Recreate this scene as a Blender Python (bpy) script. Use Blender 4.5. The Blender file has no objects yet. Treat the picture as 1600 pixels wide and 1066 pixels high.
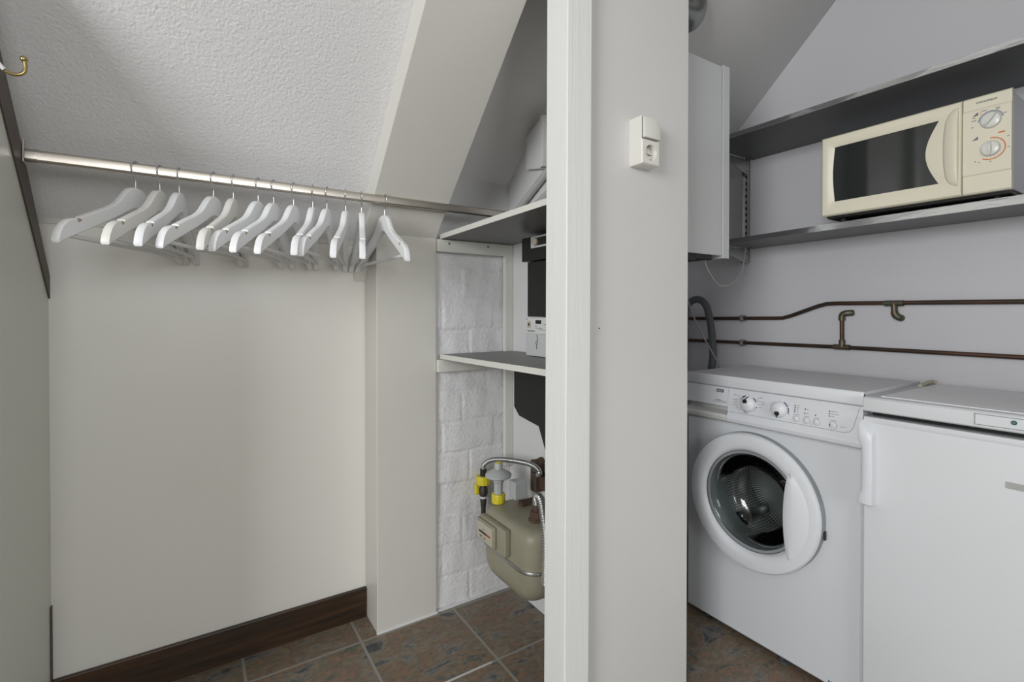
import bpy, bmesh, math, random
from math import sin, cos, pi, radians
from mathutils import Vector, Matrix
random.seed(7)
C = bpy.context.scene.collection
sc = bpy.context.scene

# ------------------------------------------------------------------ camera, world, light, exposure
cam = bpy.data.cameras.new('camera'); cam_o = bpy.data.objects.new('camera', cam); C.objects.link(cam_o)
cam.sensor_width = 36; cam.lens = 772.66 / 1600 * 36; cam.shift_y = -(533 - 495.39) / 1600
cam.clip_start = 0.02
cam_o.location = (0, 0, 1.07); cam_o.rotation_euler = (pi / 2 - 0.0093774, 0, -0.572443)
sc.camera = cam_o
sc.view_settings.view_transform = 'Standard'; sc.view_settings.look = 'None'
sc.view_settings.exposure = 0.14; sc.view_settings.gamma = 1.0; sc.view_settings.use_curve_mapping = False
w = bpy.data.worlds.new('sky'); sc.world = w; w.use_nodes = True
w.node_tree.nodes['Background'].inputs[0].default_value = (0.75, 0.85, 1, 1)
w.node_tree.nodes['Background'].inputs[1].default_value = 0.4

def area(name, loc, target, sx, sy, power, col):
    l = bpy.data.lights.new(name, 'AREA'); l.shape = 'RECTANGLE'; l.size = sx; l.size_y = sy
    l.energy = power; l.color = col
    o = bpy.data.objects.new(name, l); C.objects.link(o); o.location = loc
    o.rotation_euler = (Vector(target) - Vector(loc)).to_track_quat('-Z', 'Y').to_euler()
    return o
area('daylight_left', (-2.85, -0.55, 1.65), (1.0, 0.7, 1.1), 1.8, 1.3, 106, (0.970, 0.982, 1.0))
area('daylight_back', (0.1, -3.2, 1.65), (0.3, 1.2, 1.2), 1.7, 1.2, 46, (0.960, 0.978, 1.0))

# ------------------------------------------------------------------ materials
def mat(name, col, rough=0.5, metal=0.0, bump=None, vary=None, spec=0.5, coat=0.0):
    m = bpy.data.materials.new(name); m.use_nodes = True
    nt = m.node_tree; b = nt.nodes['Principled BSDF']
    b.inputs['Base Color'].default_value = (*col, 1); b.inputs['Roughness'].default_value = rough
    b.inputs['Metallic'].default_value = metal; b.inputs['Specular IOR Level'].default_value = spec
    b.inputs['Coat Weight'].default_value = coat
    tc = nt.nodes.new('ShaderNodeTexCoord')
    if vary:                                   # (scale, other colour, amount)
        n = nt.nodes.new('ShaderNodeTexNoise'); n.inputs['Scale'].default_value = vary[0]; n.inputs['Detail'].default_value = 6
        r = nt.nodes.new('ShaderNodeMapRange'); r.inputs[1].default_value = 0.4; r.inputs[2].default_value = 0.75
        r.inputs[3].default_value = 0; r.inputs[4].default_value = vary[2]
        x = nt.nodes.new('ShaderNodeMix'); x.data_type = 'RGBA'
        x.inputs[6].default_value = (*col, 1); x.inputs[7].default_value = (*vary[1], 1)
        nt.links.new(tc.outputs['Object'], n.inputs['Vector']); nt.links.new(n.outputs['Fac'], r.inputs[0])
        nt.links.new(r.outputs[0], x.inputs[0]); nt.links.new(x.outputs[2], b.inputs['Base Color'])
    if bump:                                   # list of (scale, detail, distance, stretch xyz)
        prev = None
        for sc_, det, dist, st in bump:
            mp = nt.nodes.new('ShaderNodeMapping'); mp.inputs['Scale'].default_value = st
            n = nt.nodes.new('ShaderNodeTexNoise'); n.inputs['Scale'].default_value = sc_; n.inputs['Detail'].default_value = det
            bp = nt.nodes.new('ShaderNodeBump'); bp.inputs['Distance'].default_value = dist; bp.inputs['Strength'].default_value = 1
            nt.links.new(tc.outputs['Object'], mp.inputs[0]); nt.links.new(mp.outputs[0], n.inputs['Vector'])
            nt.links.new(n.outputs['Fac'], bp.inputs['Height'])
            if prev: nt.links.new(prev.outputs[0], bp.inputs['Normal'])
            prev = bp
        nt.links.new(prev.outputs[0], b.inputs['Normal'])
    return m
I3 = (1, 1, 1)
M = dict(
    cream=mat('cream_gloss_paint', (.61, .60, .55), .38, bump=[(6, 3, .0016, I3), (60, 2, .0001, I3)], vary=(3, (.58, .565, .50), .5)),
    panel=mat('cream_panel_paint', (.76, .75, .695), .34, bump=[(3, 2, .003, I3), (40, 3, .00012, I3)], vary=(2.5, (.73, .71, .645), .5)),
    leftpanel=mat('grey_green_gloss_panel', (.66, .67, .61), .3, bump=[(3, 2, .002, I3)]),
    beam=mat('cream_beam_paint', (.66, .65, .60), .42, bump=[(5, 3, .0015, I3), (50, 2, .0001, I3)]),
    plaster=mat('textured_white_ceiling', (.76, .757, .757), .6, bump=[(135, 3, .0021, (1, 1, 1)), (260, 2, .0004, I3)]),
    roof_lightened=mat('smooth_white_roof_lightened', (.86, .855, .85), .6, bump=[(20, 3, .001, I3)], vary=(7, (.80, .79, .74), .5)),  # nook copy of the roof paint, lightened to make up for missing light
    roof_shaded=mat('smooth_white_roof_shaded', (.56, .555, .55), .6, bump=[(20, 3, .001, I3)]),  # laundry copy of the same roof paint, its shade put into the colour
    white=mat('white_wall_paint', (.68, .68, .68), .55, bump=[(12, 4, .002, I3), (90, 3, .0003, I3)]),
    rightwall=mat('cool_white_wall_paint', (.64, .64, .665), .6, bump=[(9, 4, .003, I3), (90, 3, .0003, I3)]),
    brick=mat('painted_brick', (.78, .78, .79), .5, bump=[(75, 4, .0036, (1, 1, 1)), (200, 2, .0008, I3)], vary=(25, (.72, .71, .70), .35)),
    post=mat('white_wood_paint', (.77, .775, .76), .42, bump=[(9, 3, .0006, (6, 6, .25)), (30, 2, .0007, (6, 6, .1))]),
    part=mat('off_white_wall_paint', (.66, .65, .63), .45, bump=[(7, 3, .002, I3), (70, 2, .0001, I3)]),
    room=mat('room_wall_paint', (.52, .51, .48), .7),
    trimwhite=mat('cleat_paint', (.69, .69, .64), .45, bump=[(30, 2, .0006, (.3, 3, 3))]),
    hang=mat('white_hanger_lacquer', (.82, .83, .84), .35),
    hang2=mat('cream_hanger_lacquer', (.76, .755, .71), .38),
    grip=mat('beige_hanger_notch', (.42, .33, .24), .6),
    hbar=mat('pale_grey_hanger_bar', (.70, .70, .69), .4),
    wire=mat('zinc_wire', (.55, .56, .57), .28, 1),
    rail=mat('brushed_nickel_rail', (.56, .52, .46), .30, 1, bump=[(30, 2, .0002, (.2, 3, 3))]),
    brass=mat('brass', (.42, .33, .15), .25, 1),
    steel=mat('galvanised_steel', (.50, .51, .50), .38, 1),
    steelstrip=mat('stainless_edge_strip', (.60, .60, .60), .22, 1, bump=[(12, 2, .002, (1, 1, 4))]),
    flue=mat('grey_metal_flue', (.34, .35, .35), .3, 1),
    greyshelf=mat('grey_laminate', (.17, .17, .17), .42, vary=(4, (.14, .14, .14), .6)),
    darkshelf=mat('dark_grey_laminate', (.10, .105, .105), .45),
    black=mat('black_bakelite', (.016, .018, .015), .42, spec=.3),
    blackp=mat('black_plastic', (.025, .025, .024), .45, spec=.3),
    meter=mat('pale_grey_plastic', (.55, .57, .57), .4),
    meter2=mat('light_meter_face', (.66, .67, .66), .35),
    gas=mat('olive_beige_gas_meter_paint', (.30, .285, .21), .45, vary=(9, (.24, .22, .155), .6), bump=[(14, 3, .001, I3)]),
    gasdial=mat('meter_dial_plate', (.48, .44, .35), .4, vary=(60, (.40, .36, .28), .6)),
    regulator=mat('grey_cast_regulator', (.46, .48, .48), .42),
    yellow=mat('yellow_plastic_nut', (.72, .62, .03), .4, vary=(40, (.55, .46, .05), .5)),
    rust=mat('rusty_steel', (.085, .06, .045), .65, .3, vary=(40, (.16, .075, .035), .8), bump=[(90, 3, .001, I3)]),
    darkpipe=mat('dark_pipe', (.05, .043, .036), .5, .4, vary=(50, (.12, .10, .08), .5)),
    copper=mat('tarnished_copper', (.115, .065, .045), .45, .6, vary=(6, (.030, .034, .026), 1.0), bump=[(60, 3, .0006, I3)]),
    fitting=mat('solder_fitting', (.16, .12, .08), .45, .7, vary=(60, (.09, .16, .12), .8), bump=[(80, 3, .0012, I3)]),
    clip=mat('grey_pipe_clip', (.25, .26, .26), .5),
    enamel=mat('white_appliance_enamel', (.63, .65, .675), .3, bump=[(3, 2, .0006, I3)]),
    enamel2=mat('white_fridge_enamel', (.70, .72, .74), .3, bump=[(120, 2, .00008, I3)], vary=(5, (.66, .67, .67), .4)),
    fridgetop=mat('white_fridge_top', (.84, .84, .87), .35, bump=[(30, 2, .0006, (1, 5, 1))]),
    toplam=mat('pale_grey_laminate_top', (.66, .66, .685), .4, bump=[(140, 2, .0001, I3)]),
    plastic=mat('white_plastic', (.69, .71, .735), .36),
    plastic2=mat('warm_white_plastic', (.66, .66, .64), .4),
    groove=mat('grey_gasket', (.26, .28, .29), .5),
    drum=mat('perforated_drum_steel', (.45, .45, .45), .42, .8),
    rib=mat('drum_rib_steel', (.60, .61, .61), .18, 1),
    blackgl=mat('dark_inner', (.012, .014, .013), .3),
    navy=mat('navy_print', (.03, .025, .10), .5),
    print_=mat('grey_print', (.16, .16, .19), .6),
    printb=mat('black_print', (.01, .01, .015), .5),
    ecream=mat('cream_microwave_plastic', (.84, .80, .64), .32),
    mwcase=mat('lilac_white_steel_case', (.68, .69, .76), .35),
    mwglass=mat('dark_oven_window', (.018, .022, .020), .07, spec=.8),
    mwknob=mat('off_white_knob', (.78, .79, .74), .25),
    orange=mat('orange_print', (.70, .20, .07), .5),
    bluegrey=mat('blue_grey_print', (.26, .30, .42), .5),
    red=mat('red_print', (.35, .05, .04), .5),
    green=mat('green_lamp_rim', (.01, .12, .06), .4),
    badge=mat('silver_badge', (.55, .56, .56), .35, .5),
    socket=mat('ivory_socket_plastic', (.74, .73, .67), .35),
    hose=mat('grey_drain_hose', (.10, .105, .11), .5),
    wirew=mat('white_cable', (.50, .50, .48), .5),
    cordg=mat('grey_cable', (.22, .22, .22), .5),
    foil=mat('crumpled_foil', (.16, .16, .15), .3, .8, bump=[(120, 4, .01, I3)]),
    boiler=mat('boiler_enamel', (.50, .51, .515), .35),
    conduit=mat('grey_white_conduit', (.50, .50, .48), .4),
    caulk=mat('white_caulk', (.70, .70, .70), .6),
)
def wood_dark():
    m = mat('dark_stained_wood', (.05, .03, .015), .4)
    nt = m.node_tree; b = nt.nodes['Principled BSDF']
    tc = nt.nodes.new('ShaderNodeTexCoord'); mp = nt.nodes.new('ShaderNodeMapping'); mp.inputs['Scale'].default_value = (1.5, 1.5, 26)
    n = nt.nodes.new('ShaderNodeTexNoise'); n.inputs['Scale'].default_value = 2.2; n.inputs['Detail'].default_value = 7
    cr = nt.nodes.new('ShaderNodeValToRGB'); e = cr.color_ramp.elements
    e[0].position = .35; e[0].color = (.018, .011, .006, 1); e[1].position = .72; e[1].color = (.075, .034, .013, 1)
    nt.links.new(tc.outputs['Object'], mp.inputs[0]); nt.links.new(mp.outputs[0], n.inputs['Vector'])
    nt.links.new(n.outputs['Fac'], cr.inputs[0]); nt.links.new(cr.outputs[0], b.inputs['Base Color'])
    return m
M['wood'] = wood_dark()
M['brown'] = mat('brown_painted_trim', (.085, .062, .050), .5, vary=(20, (.06, .043, .035), .6))

def floor_mat():
    m = bpy.data.materials.new('slate_look_tiles'); m.use_nodes = True
    nt = m.node_tree; b = nt.nodes['Principled BSDF']; L = nt.links.new
    tc = nt.nodes.new('ShaderNodeTexCoord'); sp = nt.nodes.new('ShaderNodeSeparateXYZ'); L(tc.outputs['Object'], sp.inputs[0])
    def mth(op, a, bb=None, c=None):
        n = nt.nodes.new('ShaderNodeMath'); n.operation = op
        for i, v in enumerate((a, bb, c)):
            if v is None: continue
            if isinstance(v, (int, float)): n.inputs[i].default_value = v
            else: L(v, n.inputs[i])
        return n.outputs[0]
    def line(coord, off, per, half):
        t = mth('DIVIDE', mth('SUBTRACT', coord, off), per)
        return t, mth('LESS_THAN', mth('ABSOLUTE', mth('SUBTRACT', t, mth('ROUND', t))), half / per)
    tx, gx = line(sp.outputs[0], .1225, .3305, .0042)
    ty, gy = line(sp.outputs[1], 1.2965, .3085, .0042)
    g = mth('MULTIPLY', mth('MAXIMUM', gx, gy), mth('LESS_THAN', sp.outputs[0], 1.2))
    # per-tile offset of the pattern
    cx = mth('FLOOR', tx); cy = mth('FLOOR', ty)
    cmb = nt.nodes.new('ShaderNodeCombineXYZ'); L(mth('MULTIPLY', cx, 3.7), cmb.inputs[0]); L(mth('MULTIPLY', cy, 5.3), cmb.inputs[1]); L(mth('ADD', cx, cy), cmb.inputs[2])
    va = nt.nodes.new('ShaderNodeVectorMath'); va.operation = 'ADD'; L(tc.outputs['Object'], va.inputs[0]); L(cmb.outputs[0], va.inputs[1])
    def noise(s, det, ro=.6, dist=0):
        mp = nt.nodes.new('ShaderNodeMapping'); mp.inputs['Scale'].default_value = (1, 1.7, 1); mp.inputs['Rotation'].default_value = (0, 0, .25)
        L(va.outputs[0], mp.inputs[0])
        n = nt.nodes.new('ShaderNodeTexNoise'); n.inputs['Scale'].default_value = s; n.inputs['Detail'].default_value = det
        n.inputs['Roughness'].default_value = ro; n.inputs['Distortion'].default_value = dist
        L(mp.outputs[0], n.inputs['Vector']); return n.outputs['Fac']
    cr = nt.nodes.new('ShaderNodeValToRGB'); el = cr.color_ramp.elements
    cols = [(.35, (.050, .058, .054)), (.415, (.150, .150, .148)), (.46, (.225, .165, .108)), (.50, (.125, .130, .102)),
            (.54, (.205, .120, .082)), (.58, (.195, .150, .100)), (.625, (.080, .088, .072)), (.68, (.175, .195, .200))]
    el[0].position, el[0].color = cols[0][0], (*cols[0][1], 1); el[1].position, el[1].color = cols[-1][0], (*cols[-1][1], 1)
    for p, c in cols[1:-1]:
        e = el.new(p); e.color = (*c, 1)
    n1 = noise(9.0, 9, .64, .5); L(n1, cr.inputs[0])
    sp2 = noise(42, 6, .7)
    dk = mth('MULTIPLY', mth('SUBTRACT', sp2, .5), 1.3)
    hs = nt.nodes.new('ShaderNodeMix'); hs.data_type = 'RGBA'; hs.blend_type = 'MULTIPLY'; hs.inputs[0].default_value = 1
    cmb2 = nt.nodes.new('ShaderNodeCombineColor')
    f = mth('ADD', 1.0, dk)
    for i in range(3): L(f, cmb2.inputs[i])
    L(cr.outputs[0], hs.inputs[6]); L(cmb2.outputs[0], hs.inputs[7])
    # grout, with a run of white paint on one joint
    pm = mth('MULTIPLY', mth('LESS_THAN', mth('ABSOLUTE', mth('SUBTRACT', sp.outputs[1], 1.2965)), .004),
             mth('MULTIPLY', mth('GREATER_THAN', sp.outputs[0], .58), mth('LESS_THAN', sp.outputs[0], .762)))
    gc = nt.nodes.new('ShaderNodeMix'); gc.data_type = 'RGBA'; gc.inputs[6].default_value = (.27, .26, .23, 1); gc.inputs[7].default_value = (.55, .55, .55, 1)
    L(pm, gc.inputs[0])
    mx = nt.nodes.new('ShaderNodeMix'); mx.data_type = 'RGBA'; L(g, mx.inputs[0]); L(hs.outputs[2], mx.inputs[6]); L(gc.outputs[2], mx.inputs[7])
    L(mx.outputs[2], b.inputs['Base Color']); b.inputs['Roughness'].default_value = .42
    b.inputs['Specular IOR Level'].default_value = .35
    h = mth('SUBTRACT', mth('MULTIPLY', n1, .5), g)
    bp = nt.nodes.new('ShaderNodeBump'); bp.inputs['Distance'].default_value = .003; L(h, bp.inputs['Height']); L(bp.outputs[0], b.inputs['Normal'])
    return m
M['floor'] = floor_mat()

def perforated():
    m = M['drum']; nt = m.node_tree; b = nt.nodes['Principled BSDF']
    tc = nt.nodes.new('ShaderNodeTexCoord'); v = nt.nodes.new('ShaderNodeTexVoronoi'); v.inputs['Scale'].default_value = 110; v.inputs['Randomness'].default_value = 0
    r = nt.nodes.new('ShaderNodeMapRange'); r.inputs[1].default_value = .28; r.inputs[2].default_value = .36
    sp = nt.nodes.new('ShaderNodeSeparateXYZ'); nt.links.new(tc.outputs['Object'], sp.inputs[0])
    def mm(op, a, b_):
        q = nt.nodes.new('ShaderNodeMath'); q.operation = op
        for i, t in enumerate((a, b_)):
            if isinstance(t, float): q.inputs[i].default_value = t
            else: nt.links.new(t, q.inputs[i])
        return q.outputs[0]
    an = mm('MULTIPLY', mm('ARCTAN2', mm('SUBTRACT', sp.outputs[2], .4755), mm('SUBTRACT', sp.outputs[1], .899)), .225)
    cv = nt.nodes.new('ShaderNodeCombineXYZ'); nt.links.new(sp.outputs[0], cv.inputs[0]); nt.links.new(an, cv.inputs[1])
    x = nt.nodes.new('ShaderNodeMix'); x.data_type = 'RGBA'; x.inputs[6].default_value = (.01, .01, .01, 1); x.inputs[7].default_value = (.45, .45, .45, 1)
    nt.links.new(cv.outputs[0], v.inputs['Vector']); nt.links.new(v.outputs['Distance'], r.inputs[0]); nt.links.new(r.outputs[0], x.inputs[0]); nt.links.new(x.outputs[2], b.inputs['Base Color'])
perforated()
def glassmat(name, tint, rough=.02):
    m = bpy.data.materials.new(name); m.use_nodes = True; b = m.node_tree.nodes['Principled BSDF']
    b.inputs['Base Color'].default_value = (*tint, 1); b.inputs['Transmission Weight'].default_value = 1
    b.inputs['Roughness'].default_value = rough; b.inputs['IOR'].default_value = 1.45
    return m
def thin_glass(name, tint, refl=.10):
    m = bpy.data.materials.new(name); m.use_nodes = True; nt = m.node_tree; nt.nodes.remove(nt.nodes['Principled BSDF'])
    tr = nt.nodes.new('ShaderNodeBsdfTransparent'); tr.inputs[0].default_value = (*tint, 1)
    gl = nt.nodes.new('ShaderNodeBsdfGlossy'); gl.inputs['Roughness'].default_value = .04
    fr_ = nt.nodes.new('ShaderNodeFresnel'); fr_.inputs[0].default_value = 1.5
    mx = nt.nodes.new('ShaderNodeMixShader'); nt.links.new(fr_.outputs[0], mx.inputs[0]); nt.links.new(tr.outputs[0], mx.inputs[1]); nt.links.new(gl.outputs[0], mx.inputs[2])
    nt.links.new(mx.outputs[0], nt.nodes['Material Output'].inputs[0]); return m
M['glass'] = thin_glass('door_bowl_glass', (.86, .89, .88))

# ------------------------------------------------------------------ mesh helpers
def obj(name, bm, m, parent=None, smooth=None, fix=True):
    if fix: bmesh.ops.recalc_face_normals(bm, faces=bm.faces)
    me = bpy.data.meshes.new(name); bm.to_mesh(me); bm.free()
    me.materials.append(M[m] if isinstance(m, str) else m)
    o = bpy.data.objects.new(name, me); C.objects.link(o)
    if smooth is not None:
        for p in me.polygons: p.use_smooth = True
        me.set_sharp_from_angle(angle=radians(smooth))
    if parent is not None:
        o.parent = parent; o.matrix_parent_inverse = Matrix.Translation(-Vector(parent.location)) if parent.type == 'EMPTY' and parent.rotation_euler.z == 0 else Matrix()
    return o
def tag(o, label, cat, group=None):
    o['label'] = label; o['category'] = cat
    if group: o['group'] = group
    return o
def struct(name, bm, m, label=None, parent=None, smooth=None):
    o = obj(name, bm, m, parent, smooth); o['kind'] = 'structure'
    if parent is None:
        o['label'] = label or name.replace('_', ' '); o['category'] = name.split('_')[0]
    return o
def thing(name, label, cat, loc=(0, 0, 0), group=None):
    o = bpy.data.objects.new(name, None); C.objects.link(o); o.location = loc; o.empty_display_size = .05
    return tag(o, label, cat, group)
def box(x0, x1, y0, y1, z0, z1, bev=0, seg=2, bm=None):
    b = bmesh.new()
    bmesh.ops.create_cube(b, size=1)
    for v in b.verts:
        v.co = Vector(((x0 + x1) / 2 + v.co.x * abs(x1 - x0), (y0 + y1) / 2 + v.co.y * abs(y1 - y0), (z0 + z1) / 2 + v.co.z * abs(z1 - z0)))
    if bev: bmesh.ops.bevel(b, geom=b.edges[:], offset=bev, segments=seg, profile=.5, affect='EDGES')
    return merge(bm, b)
def merge(bm, b):
    if bm is None: return b
    me = bpy.data.meshes.new('tmp'); b.to_mesh(me); b.free(); bm.from_mesh(me); bpy.data.meshes.remove(me); return bm
def prism(pts, axis, a0, a1, bev=0, bm=None):
    """polygon pts (two coordinates) extruded along axis 0/1/2 from a0 to a1"""
    b = bmesh.new()
    def P(p, a):
        l = list(p); l.insert(axis, a); return l
    v0 = [b.verts.new(P(p, a0)) for p in pts]; v1 = [b.verts.new(P(p, a1)) for p in pts]
    b.faces.new(v0); b.faces.new(v1[::-1]); n = len(pts)
    for i in range(n): b.faces.new((v0[i], v0[(i + 1) % n], v1[(i + 1) % n], v1[i]))
    bmesh.ops.recalc_face_normals(b, faces=b.faces)
    if bev: bmesh.ops.bevel(b, geom=b.edges[:], offset=bev, segments=2, profile=.5, affect='EDGES')
    return merge(bm, b)
def loft(rings, cap=True, closed=False, bm=None):
    b = bmesh.new(); vs = [[b.verts.new(p) for p in r] for r in rings]; n = len(rings[0])
    m = len(vs)
    for i in range(m if closed else m - 1):
        A, B = vs[i], vs[(i + 1) % m]
        for j in range(n): b.faces.new((A[j], A[(j + 1) % n], B[(j + 1) % n], B[j]))
    if cap and not closed: b.faces.new(vs[0][::-1]); b.faces.new(vs[-1])
    return merge(bm, b)
def tube(pts, r, seg=10, bm=None, step=None, cap=True, smooth_it=0):
    """tube through points; r a number or function of the length fraction/length"""
    P = [Vector(p) for p in pts]
    if smooth_it:
        for _ in range(smooth_it):
            Q = [P[0]]
            for a, b_ in zip(P, P[1:]): Q += [a.lerp(b_, .25), a.lerp(b_, .75)]
            P = Q + [P[-1]]
    if step:
        L = [0]
        for a, b_ in zip(P, P[1:]): L.append(L[-1] + (b_ - a).length)
        n = max(2, int(L[-1] / step)); Q = []; k = 0
        for i in range(n + 1):
            s = L[-1] * i / n
            while k < len(P) - 2 and L[k + 1] < s: k += 1
            Q.append(P[k].lerp(P[k + 1], (s - L[k]) / max(1e-9, L[k + 1] - L[k])))
        P = Q
    rings = []; T = (P[1] - P[0]).normalized(); u = T.orthogonal().normalized(); tot = 0
    for i, p in enumerate(P):
        t = ((P[i + 1] - p).normalized() if i < len(P) - 1 else (p - P[i - 1]).normalized())
        if 0 < i < len(P) - 1: t = ((P[i + 1] - p).normalized() + (p - P[i - 1]).normalized()).normalized()
        if i: tot += (p - P[i - 1]).length
        u = (u - t * u.dot(t)).normalized(); v = t.cross(u)
        rr = r(tot) if callable(r) else r
        rings.append([p + (u * cos(2 * pi * k / seg) + v * sin(2 * pi * k / seg)) * rr for k in range(seg)])
    return loft(rings, cap, bm=bm)
def lathe(prof, origin, axis='z', seg=40, bm=None, cap=True):
    """prof: list of (radius, distance along axis)"""
    rings = []
    ox, oy, oz = origin
    for r, h in prof:
        r = max(r, 1e-5); ring = []
        for k in range(seg):
            a = 2 * pi * k / seg; c, s = r * cos(a), r * sin(a)
            ring.append({'z': (ox + c, oy + s, oz + h), 'x': (ox + h, oy + c, oz + s), 'y': (ox + c, oy + h, oz + s)}[axis])
        rings.append(ring)
    return loft(rings, cap, bm=bm)
def text(name, s, size, loc, facing, m, parent, thick=.0003, width=None, slant=0):
    """flat lettering; facing '-x' (reads towards -y) or '-y' (reads towards +x)"""
    cu = bpy.data.curves.new('tmp', 'FONT'); cu.body = s; cu.size = size; cu.extrude = thick; cu.align_x = 'CENTER'; cu.align_y = 'CENTER'
    cu.shear = slant
    t = bpy.data.objects.new('tmp', cu); C.objects.link(t)
    dg = bpy.context.evaluated_depsgraph_get(); dg.update()
    me = bpy.data.meshes.new_from_object(t.evaluated_get(dg)); bpy.data.objects.remove(t)
    b = bmesh.new(); b.from_mesh(me); bpy.data.meshes.remove(me)
    xs = [v.co.x for v in b.verts]; w_ = max(xs) - min(xs); k = (width / w_) if width else 1
    for v in b.verts:
        x, y, z = v.co.x * k, v.co.y, v.co.z
        v.co = (loc[0] - z, loc[1] - x, loc[2] + y) if facing == '-x' else (loc[0] + x, loc[1] - z, loc[2] + y)
    return obj(name, b, m, parent)
def rrect(x0, x1, y0, y1, r, z, n=6):
    out = []
    for cx, cy, a0 in ((x1 - r, y1 - r, 0), (x0 + r, y1 - r, 90), (x0 + r, y0 + r, 180), (x1 - r, y0 + r, 270)):
        for k in range(n + 1):
            a = radians(a0 + 90 * k / n); out.append((cx + r * cos(a), cy + r * sin(a), z))
    return out
def textbm(s, size, loc, bm, width=None, thick=.0002):
    o = text('tmp', s, size, loc, '-x', 'printb', None, thick, width)
    bm.from_mesh(o.data); me = o.data; bpy.data.objects.remove(o); bpy.data.meshes.remove(me); return bm

# ------------------------------------------------------------------ the setting
TL, TR = .95, .93
def zl(y): return 1.312 + (1.742 - y) * TL           # left sloped ceiling
def zb(y): return 1.334 + (1.611 - y) * TL           # underside of the boxed beam
def zr(y): return 1.565 + (1.634 - y) * TR           # right sloped ceiling
ZC = 2.35
struct('floor', box(-3.0, 2.1, -3.4, 1.9, -.05, 0), 'floor', 'dark mottled slate-look tile floor')
yl = 1.742 - (ZC - 1.312) / TL; yr = 1.634 - (ZC - 1.565) / TR
struct('ceiling', prism([(1.80, zl(1.80)), (yl, ZC), (yl, ZC + .06), (1.80, zl(1.80) + .06)], 0, -.40, .50), 'plaster', 'sloped textured white ceiling above the clothes rail')
struct('ceiling_nook', prism([(1.75, zr(1.75)), (yr, ZC), (yr, ZC + .06), (1.75, zr(1.75) + .06)], 0, .50, 1.12), 'roof_lightened', 'smooth sloped white ceiling over the meter nook')
struct('ceiling_laundry', prism([(1.75, zr(1.75)), (yr, ZC), (yr, ZC + .06), (1.75, zr(1.75) + .06)], 0, 1.12, 2.09), 'roof_shaded', 'smooth sloped ceiling over the laundry corner')
struct('ceiling_flat', box(-3.0, 2.1, -3.4, max(yl, yr) + .02, ZC + .002, ZC + .05), 'room', 'flat white ceiling behind the viewer')
struct('wall_back', box(-.40, .72, 1.742, 1.80, 0, 1.37), 'panel', 'cream painted knee wall panel under the sloped ceiling')
for x, y in ((348, 590), (350, 657)):
    pass
struct('wall_left', box(-.40, -.338, 1.22, 1.80, 0, 2.36), 'leftpanel', 'left side wall of the closet')
lo = [(1.742, 1.105), (1.399, 1.443), (1.225, 1.620)]
up = [(1.225, 1.718), (1.25, 1.695), (1.478, 1.462), (1.742, 1.165)]
struct('wall_left_panel', prism([(1.225, 0.0)] + [(1.741, 0.0)] + lo, 0, -.3375, -.318), 'leftpanel', 'grey-green gloss side panel left of the clothes rail')
struct('trim_left', prism(lo + up, 0, -.3375, -.3145, .001), 'brown', 'sloping brown trim board on the left wall')
struct('trim_left_strip', box(-.3175, -.3150, 1.728, 1.741, 0, .30), 'brown', 'thin brown strip in the lower left corner')
struct('wall_outer_left', box(-3.06, -3.0, -3.4, 1.9, 0, 2.4), 'room', 'outer left wall behind the viewer')
struct('wall_closet_return', box(-3.0, -.401, 1.22, 1.27, 0, 2.36), 'room', 'return wall beside the closet')
struct('wall_light_blocker', box(1.40, 2.029, -.12, -.03, 0, 2.349), 'part', 'added unseen wall right of the fridge, blocking rear light from the laundry')  # added out of view to keep the rear light off the laundry
struct('wall_rear', box(-3.0, 2.1, -3.46, -3.4, 0, 2.4), 'room', 'rear wall behind the viewer')
struct('wall_right', box(2.03, 2.10, -3.4, 1.80, 0, 2.4), 'rightwall', 'cool white laundry wall with the copper pipes')
struct('wall_brick_backing', box(.722, 1.04, 1.634, 1.70, 0, 1.60), 'white', 'white wall strip above the painted bricks')
struct('wall_far', box(1.04, 2.03, 1.634, 1.70, 0, 1.60), 'rightwall', 'far knee wall of the laundry corner')
struct('wall_meter', box(1.038, 1.215, .993, 1.633, 0, 2.2), 'white', 'white wall carrying the electricity and gas meters')
wp = struct('wall_partition', box(.770, 1.1925, .9185, .9925, 0, 2.36, .003), 'part', 'wide off-white partition wall with the switch box')
obj('nail_hole', lathe([(.0018, 0), (.0018, .002)], (.8503, .917, 1.030), 'y', 10), 'printb', wp)

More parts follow.
